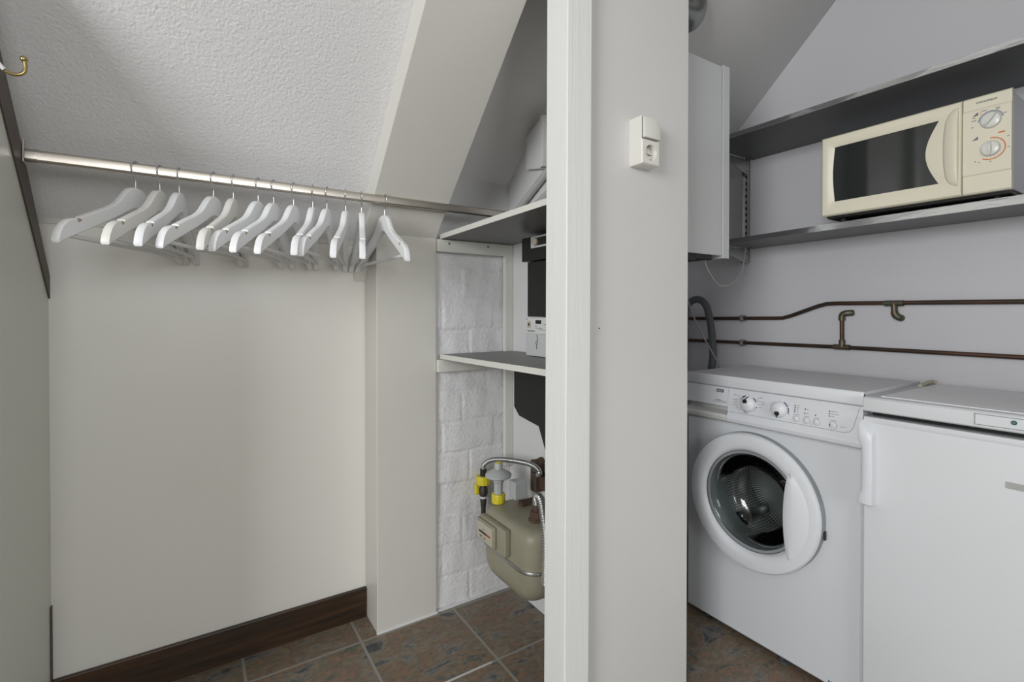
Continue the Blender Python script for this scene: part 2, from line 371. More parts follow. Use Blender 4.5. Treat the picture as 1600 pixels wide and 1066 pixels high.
# painted brick face, relief in the mesh
def brick_face():
    b = bmesh.new(); nx, nz = 62, 266; x0, x1, z0, z1 = .724, 1.036, .0, 1.329
    rnd = random.Random(3); offs = {}
    def hgt(x, z):
        zz = z + .003 * sin(x * 31 + 2 * z) ; row = int(zz // .112); fz = zz / .112 - row
        sh = (0.0, .11, .03, .14)[row % 4]; u = (x + sh) / .215; col = math.floor(u); fx = u - col
        d = min(fx * .215, (1 - fx) * .215, fz * .112, (1 - fz) * .112)
        k = offs.setdefault((row, col), rnd.uniform(-.0035, .0035))
        j = max(0, min(1, (d + .002) / .012)); j = j * j * (3 - 2 * j)
        lump = .0014 * sin(x * 23 + z * 31 + row) * sin(z * 17 - x * 29)
        vis = .35 + .65 * max(0, min(1, .5 + 1.1 * sin(x * 9 + row * 2.3) * sin(z * 7 + 1)))
        return lump + j * (.0030 * vis + k * .5) + .0012 * sin(x * 71 + z * 37) * sin(z * 53 - x * 19)
    g = [[b.verts.new((x0 + (x1 - x0) * i / nx, 1.6295 - hgt(x0 + (x1 - x0) * i / nx, z0 + (z1 - z0) * j / nz), z0 + (z1 - z0) * j / nz)) for i in range(nx + 1)] for j in range(nz + 1)]
    for j in range(nz):
        for i in range(nx): b.faces.new((g[j][i], g[j][i + 1], g[j + 1][i + 1], g[j + 1][i]))
    # sides back to the wall behind
    back = [b.verts.new(p) for p in ((x0, 1.6335, z0), (x1, 1.6335, z0), (x1, 1.6335, z1), (x0, 1.6335, z1))]
    b.faces.new(back)
    b.faces.new([back[0], back[1]] + g[0][::-1]); b.faces.new([back[2], back[3]] + g[-1])
    b.faces.new([back[3], back[0]] + [g[j][0] for j in range(nz + 1)]); b.faces.new([back[1], back[2]] + [g[j][-1] for j in range(nz, -1, -1)])
    return b
struct('wall_brick', brick_face(), 'brick', 'white painted brick wall of the meter nook', smooth=60)

# boxed beam and pillar
bt = prism([(1.741, zb(1.741) - .035), (1.70, zb(1.70)), (.75, zb(.75)), (.75, zb(.75) + .30), (1.741, zb(1.741) + .30)], 0, .468, .7215, .002)
struct('trim_beam', bt, 'beam', 'boxed cream beam running up the sloped ceiling')
struct('trim_pillar', box(.508, .7215, 1.613, 1.741, 0, 1.331, .003), 'cream', 'cream boxed pillar under the sloping beam')
struct('trim_caulk', prism([(.506, 1.6155), (.506, 1.610), (.724, 1.610), (.724, 1.6155)], 2, 0, .006), 'caulk', 'white caulk line at the foot of the pillar')
struct('trim_caulk_brick', prism([(.724, 1.627), (.724, 1.615), (1.036, 1.615), (1.036, 1.627)], 2, 0, .005), 'caulk', 'white paint line along the foot of the bricks')
struct('trim_corner_batten', box(1.003, 1.0375, 1.602, 1.6215, .48, 1.286, .002), 'trimwhite', 'upright white batten in the nook corner')
struct('trim_top', box(-.334, .468, 1.7385, 1.7418, 1.302, 1.318, .0), 'cream', 'thin cream bead at the top of the knee wall')
bb = struct('baseboard_back', box(-.315, .507, 1.728, 1.7415, 0, .104, .002), 'wood', 'dark stained wooden baseboard below the cream panel')

# slightly leaning jamb post
pb = box(.7215, .7960, .8890, .9690, 0, 2.36, .0025)
for v in pb.verts: v.co.x += (v.co.z - 1.07) * .0050
struct('trim_post', pb, 'post', 'white painted wooden post at the edge of the partition')

# ------------------------------------------------------------------ clothes rail and hangers
RY, RZ = 1.505, 1.418
def oval(x, ry, rz, cy=RY, cz=RZ, n=28, e=.75):
    out = []
    for sg in (1, -1):
        for k in range(n // 2):
            a = pi * k / (n // 2 - 1); out.append((x, cy + sg * ry * cos(a), cz + sg * ((rz - ry) + ry * .8 * sin(a))))
    return out
rail = thing('clothes_rail', 'long brushed metal clothes rail spanning the closet above the white hangers', 'clothes rail', (-.3145, RY, RZ))
obj('tube', loft([oval(-.296, .0075, .0152), oval(.955, .0075, .0152)]), 'rail', rail, 40)
for nm, xa, xb in (('end_socket', -.3100, -.2905), ('end_socket', .925, 1.0335)):
    obj(nm, loft([oval(xa, .0095, .0165), oval(xb, .0095, .0165)]), 'rail', rail, 40)
obj('wall_flange', box(-.3143, -.3105, RY - .011, RY + .011, RZ - .018, RZ + .034, .0015), 'rail', rail)
obj('wall_flange', box(1.0337, 1.0377, RY - .011, RY + .011, RZ - .018, RZ + .034, .0015), 'rail', rail)
obj('flange_screw', lathe([(.0035, 0), (.0035, .0015), (.001, .0025)], (-.3105, RY, RZ + .026), 'x', 12), 'steel', rail)

HZ = 1.370
topc = [(0, 0), (.012, -.0005), (.024, -.005), (.036, -.0145), (.048, -.028), (.060, -.042), (.074, -.054), (.092, -.0645), (.115, -.0755), (.140, -.0875), (.160, -.0975), (.1635, -.0990), (.1645, -.1060), (.1750, -.1105), (.1760, -.1045), (.186, -.1075), (.198, -.1135), (.208, -.1245), (.215, -.139), (.2185, -.154)]
botc = [(0, -.049), (.012, -.0505), (.024, -.0555), (.036, -.0625), (.048, -.0695), (.060, -.0765), (.074, -.0845), (.092, -.0945), (.115, -.1065), (.140, -.1195), (.160, -.1300), (.1635, -.1318), (.1645, -.1323), (.1750, -.1378), (.1760, -.1383), (.186, -.1435), (.198, -.1500), (.206, -.1545), (.212, -.1585), (.2165, -.1610)]
def bend(s): return -.017 * (abs(s) / .22) ** 1.2
def hanger_body():
    rings = []; th = .0078; c = .0022
    pts = [(-t[0], t[1], -b_[0], b_[1]) for t, b_ in list(zip(topc, botc))[:0:-1]] + [(t[0], t[1], b_[0], b_[1]) for t, b_ in zip(topc, botc)]
    for st, zt, sb, zb_ in pts:
        yt, yb = bend(st), bend(sb)
        rings.append([(st, yt - th + c, zt), (st, yt + th - c, zt), (st, yt + th, zt - c), (sb, yb + th, zb_ + c), (sb, yb + th - c, zb_), (sb, yb - th + c, zb_), (sb, yb - th, zb_ + c), (st, yt - th, zt - c)])
    return loft(rings)
def hook_bm():
    p = [(0, 0, -.012), (0, 0, .012), (.001, 0, .021), (.007, 0, .029), (.0145, 0, .038), (.0175, 0, .048)]
    for k in range(1, 12):
        a = radians(k * 19); p.append((.0178 * cos(a), 0, .048 + .0170 * sin(a)))
    return tube(p, .0017, 8, smooth_it=1)
h0 = bpy.data.objects.new('clothes_hanger', None); C.objects.link(h0)
def child(name, bm, m, sm=30):
    o = obj(name, bm, m, None, sm); o.parent = h0; return o
hb = child('wooden_body', hanger_body(), 'hang', 35)
child('hook', hook_bm(), 'wire', 60)
child('trouser_bar', tube([(-.198, bend(.198), -.1425), (-.1, bend(.198), -.1425), (.1, bend(.198), -.1425), (.198, bend(.198), -.1425)], .0048, 12), 'hbar', 60)
child('notch_insert', box(.1648, .1748, bend(.17) - .0079, bend(.17) + .0079, -.1120, -.1046), 'grip')
nb = child('notch_insert', box(-.1748, -.1648, bend(.17) - .0079, bend(.17) + .0079, -.1120, -.1046), 'grip')
hang = [(-.116, -117, 0), (-.068, -108, 1), (-.028, -104, 0), (.046, -115, 0), (.091, -106.5, 1), (.150, -117, 0), (.188, -116, 0), (.239, -116, 0), (.290, -108, 0), (.329, -114.5, 0), (.382, -108, 0), (.429, -101, 0), (.500, -88, 0)]
hl = ['white wooden hanger nearest the left wall, leftmost on the rail with its broad face showing',
      'creamy white wooden hanger, second from the left end of the rail',
      'white wooden hanger, third from the left, just right of the creamy second hanger',
      'white wooden hanger, fourth from the left, swung with a long front arm',
      'creamy white wooden hanger, fifth from the left, in the middle group of the rail',
      'white wooden hanger, sixth from the left, just right of the creamy fifth hanger',
      'white wooden hanger, seventh from the left, the middle one of all thirteen',
      'white wooden hanger, eighth from the left, right of the middle hanger',
      'white wooden hanger, fifth from the right end of the row',
      'white wooden hanger, fourth from the right end of the row',
      'white wooden hanger, third from the right end of the row, seen almost edge on',
      'white wooden hanger, second from the right, a narrow edge-on shape leaning right',
      'white wooden hanger at the right end of the row, in front of the pillar']
kids = [o for o in C.objects if o.parent == h0]
cream_mesh = hb.data.copy(); cream_mesh.materials.clear(); cream_mesh.materials.append(M['hang2'])
for i, (hx, th, cr_) in enumerate(hang):
    if i == 0: r = h0
    else:
        r = h0.copy(); C.objects.link(r)
        for k in kids:
            c = k.copy(); C.objects.link(c); c.parent = r
            if cr_ and k is hb: c.data = cream_mesh
    r.location = (hx, RY, HZ); r.rotation_euler = (0, 0, radians(th))
    tag(r, hl[i], 'hanger', 'wooden hangers on the clothes rail')

# brass coat hook, top left
hk = thing('coat_hook', 'small brass coat hook with a ball end, high on the left wall', 'hook', (-.3176, 1.25, 1.52))
px = []
obj('back_plate', lathe([(.012, 0), (.012, .003), (.008, .005)], (-.3178, 1.25, 1.527), 'x', 24), 'brass', hk, 40)
obj('hook_arm', tube([(-.314, 1.25, 1.527), (-.300, 1.25, 1.524), (-.286, 1.25, 1.508), (-.276, 1.25, 1.502), (-.263, 1.25, 1.504), (-.256, 1.25, 1.514), (-.257, 1.25, 1.530)], .0032, 12, smooth_it=2), 'brass', hk, 60)
bs = bmesh.new(); bmesh.ops.create_uvsphere(bs, u_segments=20, v_segments=12, radius=.0058, matrix=Matrix.Translation((-.2585, 1.25, 1.534)))
obj('ball_tip', bs, 'brass', hk, 60)
tag(obj('white_string', tube([(-.302, 1.247, 1.529), (-.297, 1.246, 1.525), (-.290, 1.246, 1.515), (-.284, 1.247, 1.507)], .0036, 8, smooth_it=1), 'caulk', None, 60), 'bit of white string looped over the brass hook', 'string')

# ------------------------------------------------------------------ meter nook shelves, cleats
def cleat(z0, z1, x1, screws, label):
    c = thing('wall_cleat', label, 'shelf support', (.73, 1.62, z0))
    obj('board', box(.7225, x1, 1.600, 1.6215, z0, z1, .0015), 'trimwhite', c)
    for x in screws: obj('screw', lathe([(.0042, 0), (.0042, -.001), (.002, -.0015)], (x, 1.6, (z0 + z1) / 2 + .008), 'y', 14), 'steel', c)
cleat(1.284, 1.3275, 1.036, (.765, .925), 'white wooden cleat with two screws on the painted bricks under the upper shelf')
cleat(.858, .902, 1.000, (), 'white wooden cleat on the painted bricks under the middle shelf')
def nook_shelf(z_far, z_near, t, label, zcut):
    s = thing('shelf', label, 'shelf', (.9, 1.3, z_far - t))
    def slab(x0, x1, d=0):
        ring = [[(x0, y, z - d) for y, z in ((1.612, z_far), (1.612, z_far - t), (.9705, z_near - t), (.9705, z_near))],
                [(x1, y, z - d) for y, z in ((1.612, z_far), (1.612, z_far - t), (.9705, z_near - t), (.9705, z_near))]]
        return loft(ring)
    obj('board', slab(.7365, 1.037), 'greyshelf', s)
    obj('edge_strip', slab(.7345, .7365), 'trimwhite', s)
nook_shelf(.9215, .928, .0165, 'grey laminate middle shelf in the meter nook, pale edge, carrying the small grey meter', 0)
nook_shelf(1.3455, 1.3525, .0165, 'grey laminate upper shelf in the meter nook, at the end of the clothes rail', 0)

# ------------------------------------------------------------------ electricity meter things on the wall x=1.038
fb = thing('fuse_cabinet', 'tall black fuse cabinet on the nook wall under the upper shelf', 'fuse box', (1.03, 1.25, 1.055))
obj('lower_case', box(.935, 1.036, 1.09, 1.357, 1.056, 1.236, .003), 'black', fb)
obj('upper_case', box(.925, 1.036, 1.09, 1.376, 1.238, 1.316, .003), 'black', fb)
sw = obj('main_switch', box(.9215, .9248, 1.19, 1.318, 1.277, 1.314, .001), 'meter', fb)
obj('switch_window', box(.9195, .9214, 1.20, 1.298, 1.283, 1.308, .0005), 'blackp', sw)
obj('switch_knob', lathe([(.013, 0), (.0125, -.006), (.009, -.008)], (.9195, 1.289, 1.2955), 'x', 24), 'gasdial', sw, 40)
for z in (1.222, 1.088): obj('case_screw', lathe([(.003, 0), (.003, -.0012)], (.935, 1.347, z), 'x', 10), 'printb', fb)
em = thing('electricity_meter', 'pale grey electricity meter standing on the middle nook shelf', 'electricity meter', (1.0, 1.25, .926))
obj('housing', box(.935, 1.036, 1.09, 1.366, .9265, 1.0545, .003), 'meter', em)
fp = obj('label_panel', box(.9325, .9349, 1.095, 1.364, 1.000, 1.053, .0008), 'meter2', em)
obj('display', box(.931, .9324, 1.275, 1.305, 1.033, 1.045, .0004), 'printb', fp)
obj('stamp', box(.931, .9324, 1.333, 1.352, 1.018, 1.041, .0004), 'gasdial', fp)
obj('stamp_dot', lathe([(.0045, 0), (.0045, -.0008)], (.931, 1.3425, 1.030), 'x', 14), 'printb', fp)
bm = bmesh.new()
for k in range(5): box(.9318, .9324, 1.351 - k * .0085, 1.3455 - k * .0085, 1.006, 1.011, bm=bm)
for k, (y, z, l) in enumerate(((1.31, 1.024, .012), (1.305, 1.018, .035), (1.29, 1.013, .03), (1.262, 1.03, .02), (1.25, 1.02, .03), (1.255, 1.012, .022), (1.25, 1.043, .012))):
    box(.9318, .9324, y - l, y, z, z + .0016, bm=bm)
box(.9318, .9324, 1.352, 1.358, 1.046, 1.049, bm=bm)
obj('printing', bm, 'print_', fp)
bm = tube([(.9342, 1.303, .950), (.9342, 1.303, .967)], .0008, 6); tube([(.9342, 1.299, .985), (.9342, 1.302, .997)], .0008, 6, bm=bm)
bm2 = [(.9342, 1.303 + .0045 * cos(a), .972 + .0055 * sin(a)) for a in [k * pi / 8 for k in range(17)]]
tube(bm2, .0007, 6, bm=bm); tube([(.9342, 1.2985, .976), (.9342, 1.2985, .990)], .0009, 6, bm=bm)
obj('switch_symbol', bm, 'printb', em)
cc = thing('cable_cover', 'black tapering cable cover on the wall below the middle shelf', 'cable cover', (1.03, 1.3, .70))
obj('shell', prism([(1.466, .9020), (1.466, .737), (1.434, .709), (1.318, .694), (1.30, .66), (1.283, .625), (1.09, .60), (1.09, .9045)], 0, .952, 1.0365, .003), 'black', cc)
tag(obj('cable_clip', prism([(1.282, .622), (1.270, .560), (1.2, .560), (1.2, .61)], 0, .952, 1.0365, .002), 'blackp', None), 'black cable clip beside the post under the cable cover', 'cable clip')
# plate and conduits above the upper shelf
jb = thing('junction_box', 'flat white cover box high on the nook wall, beside the post', 'box', (1.03, 1.44, 1.58))
obj('cover', prism([(1.488, 1.706), (1.460, 1.716), (1.392, 1.745), (1.392, 1.570), (1.484, 1.588)], 0, 1.018, 1.0375, .001), 'white', jb)
obj('side_lid', box(1.0100, 1.0375, 1.372, 1.391, 1.572, 1.748, .001), 'white', jb)
for a, b_, lab in (((1.022, 1.575, 1.437), (1.022, 1.05, 1.72), 'pale conduit rising diagonally from the upper nook shelf, the longer one'),
                   ((1.020, 1.50, 1.418), (1.020, 1.05, 1.600), 'pale conduit lying lower, just below the longer one above the shelf')):
    tag(obj('conduit', tube([a, b_], .0125, 14), 'conduit', None, 60), lab, 'conduit')

# ------------------------------------------------------------------ gas meter
gm = thing('gas_meter', 'olive beige gas meter with a small dial box, hanging low in the nook', 'gas meter', (.92, 1.28, .19))
def ringz(z, ins, extra=0): return rrect(.822 + ins, .998 - ins, 1.178 + ins + extra, 1.480 - ins - extra, max(.010, .055 - ins * .6), z)
prof = [(.178, .062, .050), (.181, .042, .034), (.190, .024, .018), (.206, .011, .008), (.232, .003, .002), (.262, 0, 0), (.292, 0, 0)]
obj('lower_body', loft([ringz(z, i, e) for z, i, e in prof]), 'gas', gm, 50)
prof = [(.297, 0, 0), (.33, 0, 0), (.378, 0, 0), (.395, .003, 0), (.406, .010, 0), (.412, .021, 0), (.414, .036, 0)]
obj('upper_body', loft([ringz(z, i, e) for z, i, e in prof]), 'gas', gm, 50)
obj('seam_band', loft([ringz(z, i) for z, i in ((.290, .001), (.290, -.005), (.2945, -.0065), (.299, -.005), (.299, .001))]), 'steel', gm, 50)
ib = obj('index_box', box(.800, .824, 1.283, 1.446, .312, .396, .006, 3), 'gas', gm, 40)
df = obj('dial_frame', box(.788, .8005, 1.330, 1.440, .322, .391, .004, 3), 'gas', ib, 40)
dp = obj('dial_plate', box(.7858, .788, 1.336, 1.434, .328, .385, .001), 'gasdial', ib)
bm = box(.7850, .7858, 1.372, 1.418, .3525, .3585); 
obj('counter', bm, 'printb', dp)
obj('counter_decimals', box(.7850, .7858, 1.348, 1.371, .3525, .3585), 'red', dp)
bm = box(.7852, .7858, 1.400, 1.414, .338, .344); box(.7852, .7858, 1.378, 1.392, .336, .341, bm=bm); box(.7852, .7858, 1.383, 1.399, .3655, .3670, bm=bm)
obj('dial_printing', bm, 'print_', dp)
# outlet
obj('outlet_flange', lathe([(.026, 0), (.026, .008), (.021, .012), (.021, .028), (.017, .032)], (.905, 1.262, .4135), seg=10), 'rust', gm, 30)
obj('outlet_pipe', lathe([(.0115, 0), (.0115, .020)], (.905, 1.262, .4455), seg=20), 'rust', gm, 40)
def ribbed(base, amp, per): return lambda s: base + amp * (0.5 + .5 * cos(2 * pi * s / per))
tag(obj('gas_hose', tube([(.905, 1.262, .466), (.905, 1.262, .482), (.903, 1.252, .494), (.899, 1.236, .496), (.893, 1.218, .486), (.884, 1.198, .462), (.872, 1.172, .428), (.864, 1.158, .39), (.858, 1.150, .34), (.856, 1.148, .28)], ribbed(.0105, .0030, .0072), 16, step=.0011, smooth_it=2), 'steel', None, 80),
    'corrugated steel gas hose bending down in front of the gas meter by the post', 'hose')
# regulator
rg = thing('gas_regulator', 'grey disc-shaped gas regulator with yellow nut on top of the gas meter', 'gas regulator', (.905, 1.438, .4075))
rx, ry_ = .880, 1.452
obj('union_nut', lathe([(.0225, 0), (.0235, .003), (.0235, .028), (.0225, .031)], (rx, ry_, .4155), seg=12), 'yellow', rg, 20)
obj('neck', lathe([(.0155, 0), (.0155, .036), (.019, .042), (.019, .050)], (rx, ry_, .4470), seg=8), 'regulator', rg, 20)
obj('diaphragm_housing', lathe([(.020, 0), (.040, .005), (.045, .009), (.0455, .015), (.043, .018), (.026, .028), (.016, .033)], (rx, ry_, .4975), seg=44), 'regulator', rg, 40)
obj('spring_cap', lathe([(.0140, 0), (.0135, .019), (.0120, .021)], (rx, ry_, .531), seg=28), 'regulator', rg, 40)
obj('top_plug', lathe([(.0105, 0), (.0105, .0022)], (rx, ry_, .5523), seg=24), 'yellow', rg, 40)
obj('side_body', box(.905, .955, 1.385, 1.425, .437, .497, .003), 'regulator', rg)
# valve on the supply pipe
gv = thing('gas_valve', 'gas shut-off valve with yellow nut and lever left of the regulator', 'valve', (.93, 1.585, .30))
vx, vy = .900, 1.592
obj('supply_pipe', lathe([(.008, 0), (.009, .06), (.012, .085), (.012, .10)], (vx, vy, .285), seg=18), 'darkpipe', gv, 40)
obj('tape_band', lathe([(.0135, 0), (.0135, .007)], (vx, vy, .3825), seg=18), 'caulk', gv, 40)
obj('valve_body', lathe([(.012, 0), (.0165, .010), (.0165, .026), (.013, .036), (.012, .044)], (vx, vy, .3890), seg=18), 'darkpipe', gv, 40)
obj('union_nut', lathe([(.0250, 0), (.0265, .003), (.0265, .028), (.0250, .031)], (vx, vy, .4340), seg=12), 'yellow', gv, 20)
obj('hose_collar', lathe([(.0125, 0), (.0125, .026)], (vx, vy, .4650), seg=18), 'blackp', gv, 40)
obj('lever', box(.868, .884, 1.592, 1.606, .398, .436, .004), 'yellow', gv)
tag(obj('supply_hose', tube([(vx, vy, .491), (vx, vy - .001, .507), (.912, 1.560, .530), (.930, 1.515, .541), (.950, 1.46, .546), (.966, 1.41, .549), (.976, 1.375, .546), (.980, 1.350, .536), (.982, 1.352, .522), (.990, 1.372, .512)], ribbed(.0070, .0026, .0066), 14, step=.0011, smooth_it=2), 'steel', None, 80),
    'corrugated steel hose arching behind the grey regulator', 'hose')
br = thing('meter_bracket', 'dark rusty wall bracket behind the gas meter', 'bracket', (1.03, 1.35, .45))
obj('rail', prism([(1.42, .502), (1.09, .512), (1.09, .462), (1.42, .452)], 0, 1.012, 1.0365, .001), 'rust', br)
obj('upright', box(1.000, 1.0365, 1.398, 1.432, .44, .548, .002), 'rust', br)
obj('arm', box(.925, 1.000, 1.372, 1.398, .4155, .430, .002), 'rust', br)
obj('elbow', tube([(1.034, 1.41, .545), (1.0, 1.40, .540), (.99, 1.392, .515)], .014, 14, smooth_it=2), 'rust', br, 60)

# ------------------------------------------------------------------ switch and socket box
sb = thing('switch_and_socket', 'ivory surface-mounted box with a light switch above a round socket', 'switch', (.989, .906, 1.448))
X0, X1, Z0, Z1, YF = .9555, 1.0217, 1.4479, 1.5711, .8766
def sockface():
    cx, cz = (X0 + X1) / 2 + .001, 1.4795; n = 40; rings = []
    def sq(y, x0, x1, z0, z1):
        r = []
        for k in range(n):
            a = 2 * pi * k / n; c, s = cos(a), sin(a); m_ = max(abs(c), abs(s)); c /= m_; s /= m_
            r.append((cx + (c * (x1 - cx) if c > 0 else c * (cx - x0)), y, cz + (s * (z1 - cz) if s > 0 else s * (cz - z0))))
        return r
    def ci(y, r): return [(cx + r * cos(2 * pi * k / n), y, cz + r * sin(2 * pi * k / n)) for k in range(n)]
    rings = [sq(YF + .0035, X0 + .0005, X1 - .0005, Z0 + .0005, 1.5115), sq(YF - .0005, X0 + .003, X1 - .003, Z0 + .003, 1.5105), ci(YF - .0005, .0205), ci(YF + .0005, .0198), ci(YF + .0145, .0192)]
    return loft(rings, cap=False), cx, cz
# hollow housing: rounded shell, open at the front, with a floor behind the cup
def rr(x0, x1, z0, z1, r, y, n=5):
    return [(p[0], y, p[1]) for p in rrect(x0, x1, z0, z1, r, 0, n)]
obj('housing', loft([rr(X0, X1, Z0, Z1, .004, .9184), rr(X0, X1, Z0, Z1, .004, YF + .0045), rr(X0 + .0008, X1 - .0008, Z0 + .0008, Z1 - .0008, .004, YF + .0025), rr(X0 + .002, X1 - .002, Z0 + .002, Z1 - .002, .003, YF + .002), rr(X0 + .003, X1 - .003, Z0 + .003, Z1 - .003, .003, YF + .003), rr(X0 + .003, X1 - .003, Z0 + .003, Z1 - .003, .003, YF + .0155)]), 'socket', sb, 40)
f_, cx, cz = sockface(); sf = obj('socket_face', f_, 'socket', sb, 40)
for dx in (-.0095, .0095): obj('pin_hole', lathe([(.0032, 0), (.0032, -.0004)], (cx + dx, YF + .0144, cz), 'y', 14), 'printb', sf)
for s in (-1, 1): obj('earth_clip', box(cx - .002, cx + .002, YF + .003, YF + .014, cz + s * .0178 - .0012, cz + s * .0178 + .0012), 'steel', sf)
obj('key_rib', box(cx - .0185, cx + .0185, YF + .010, YF + .0146, cz - .0008, cz + .0008), 'socket', sf)
obj('rocker', prism([(YF + .006, 1.5140), (YF - .0055, 1.5150), (YF - .0025, 1.5660), (YF + .006, 1.5680)], 0, X0 + .0060, X1 - .0030, .0006), 'socket', sb, 30)
obj('rocker_gap', box(X0 + .0030, X0 + .0058, YF + .0018, YF + .0030, 1.5150, 1.5670), 'groove', sb)

# ------------------------------------------------------------------ laundry corner: shelves, uprights
US = thing('wall_shelf', 'upper dark grey wall shelf with shiny steel edge above the microwave', 'shelf', (1.86, .7, 1.72))
obj('board', box(1.703, 2.0285, -.028, 1.235, 1.7255, 1.7405), 'darkshelf', US)
obj('edge_strip', box(1.7005, 1.703, -.028, 1.235, 1.7250, 1.7410), 'steelstrip', US)
LS = thing('wall_shelf', 'lower dark grey wall shelf with shiny steel edge carrying the microwave', 'shelf', (1.9, .7, 1.35))
def tilt(x0, x1, t0, t1):
    return loft([[(x, -.028, 1.380), (x, -.028, 1.380 - t1), (x, 1.235, 1.362 - t0), (x, 1.235, 1.362)] for x in (x0, x1)])
obj('board', tilt(1.803, 2.0285, .018, .026), 'greyshelf', LS)
obj('edge_strip', tilt(1.8005, 1.803, .018, .026), 'steelstrip', LS)
su = thing('shelf_upright', 'slotted steel shelf upright with two brackets on the laundry wall beside the boiler', 'shelf support', (2.02, 1.255, 1.285))
bm = box(2.026, 2.0295, 1.247, 1.275, 1.285, 1.80); box(2.012, 2.0295, 1.247, 1.2495, 1.285, 1.80, bm=bm); box(2.012, 2.0295, 1.2725, 1.275, 1.285, 1.80, bm=bm)
obj('channel', bm, 'steel', su)
bm = bmesh.new()
for k in range(18): box(2.0252, 2.0262, 1.257, 1.265, 1.30 + k * .027, 1.312 + k * .027, bm=bm)
obj('slots', bm, 'printb', su)
for z in (1.7245, 1.3420):
    k_ = obj('bracket', prism([(2.012, z), (2.012, z - .062), (1.99, z - .060), (1.80, z - .012), (1.80, z)], 1, 1.2425, 1.2465, 0), 'steel', su)
    obj('bracket_screw', lathe([(.003, 0), (.003, -.001)], (1.998, 1.2425, z - .02), 'y', 10), 'printb', k_)
    obj('bracket_screw', lathe([(.003, 0), (.003, -.001)], (1.998, 1.2425, z - .048), 'y', 10), 'printb', k_)

# ------------------------------------------------------------------ microwave
mw = thing('microwave', 'cream microwave oven with two dials on the lower laundry shelf', 'microwave', (1.88, .6, 1.375))
mx0, mx1, my0, my1, mz0, mz1 = 1.765, 2.015, .372, .826, 1.386, 1.643
obj('case', box(1.772, mx1, my0 + .004, my1 - .004, mz0 + .003, mz1 - .002, .003), 'mwcase', mw)
bm = bmesh.new()
for k in range(9): box(1.79 + k * .022, 1.800 + k * .022, my0 + .05, my1 - .05, mz0 - .0005, mz0 + .004, bm=bm)
box(1.774, 2.01, my0 + .008, my1 - .008, mz0 - .006, mz0 + .0025, .001, bm=bm)
obj('base_plate', bm, 'blackp', mw)
for x in (1.815, 1.98):
    for y in (my0 + .04, my1 - .04):
        zt_ = 1.380 - (y + .028) / 1.263 * .018
        obj('foot', lathe([(.009, 0), (.010, mz0 - .006 - zt_)], (x, y, zt_ + .0002), seg=16), 'blackp', mw)
ys = .468                                     # seam between door and control panel
# door frame: ring from outer rectangle to curved window opening
def door_frame():
    n = 60; y0, y1, z0, z1 = ys + .0012, my1, mz0, mz1
    wy1, wy0, wz0, wz1 = .787, .520, 1.430, 1.606
    def win(k):                               # window outline, right side bulging inwards
        t = k / n * 4; s = int(t); f = t - s
        if s == 0: return (wy1 - .006 * sin(pi * f) * -1, wz0 + (wz1 - wz0) * f)          # left side, bottom to top
        if s == 1: return (wy1 + (wy0 - wy1) * f, wz1)
        if s == 2: return (wy0 + .030 * sin(pi * f), wz1 + (wz0 - wz1) * f)
        return (wy0 + (wy1 - wy0) * f, wz0)
    def rect(k, i):
        t = k / n * 4; s = int(t); f = t - s; a1, a0, b0, b1 = y1 - i, y0 + i * .2, z0 + i, z1 - i
        return ((a1, b0 + (b1 - b0) * f), (a1 + (a0 - a1) * f, b1), (a0, b1 + (b0 - b1) * f), (a0 + (a1 - a0) * f, b0))[s]
    R = lambda fn, x: [(x, *fn(k)) for k in range(n)]
    def mid(k):
        a = rect(k, .012); b_ = win(k); return (a[0] * .55 + b_[0] * .45, a[1] * .45 + b_[1] * .55)
    rings = [R(lambda k: rect(k, 0), 1.7715), R(lambda k: rect(k, 0), 1.757), R(lambda k: rect(k, .004), 1.7515), R(lambda k: rect(k, .014), 1.7495), R(mid, 1.7510), R(win, 1.7560), R(win, 1.7600)]
    return loft(rings, cap=False)
df_ = obj('door_frame', door_frame(), 'ecream', mw, 30)
obj('window', box(1.7585, 1.7700, .500, .797, 1.420, 1.612), 'mwglass', df_)
mh = []
for z_, d_, w_ in ((1.414, .0, .004), (1.418, .0035, .012), (1.428, .0065, .020), (1.445, .0085, .0255), (1.48, .0100, .029), (1.52, .0105, .030), (1.56, .0100, .029), (1.595, .0085, .0255), (1.612, .0065, .020), (1.622, .0035, .012), (1.626, .0, .004)):
    mh.append([(1.7500 - d_ * b_, .4755 + w_ * a_, z_) for a_, b_ in ((1.15, -.05), (.95, .30), (.72, .62), (.45, .88), (.2, 1.0), (.05, .9), (0, .6), (-.0, 0))] + [(1.7535, .4755, z_), (1.7535, .4755 + w_ * 1.15, z_)])
obj('door_handle', loft(mh), 'ecream', df_, 60)
cp = obj('control_panel', loft([[(x_, my0 + .0, z_), (x_, ys - .0012, z_), (1.7715, ys - .0012, z_), (1.7715, my0, z_)] for z_, x_ in ((mz0, 1.7560), (mz0 + .004, 1.7520), (1.434, 1.7520), (1.437, 1.7490), (1.604, 1.7490), (1.610, 1.7520), (mz1 - .004, 1.7520), (mz1, 1.7565))]), 'ecream', mw, 20)
PXF = 1.7488
text('brand_lettering', 'micromaxx', .0095, (1.7517, .421, 1.626), '-x', 'printb', cp, .0003, width=.042, slant=.2)
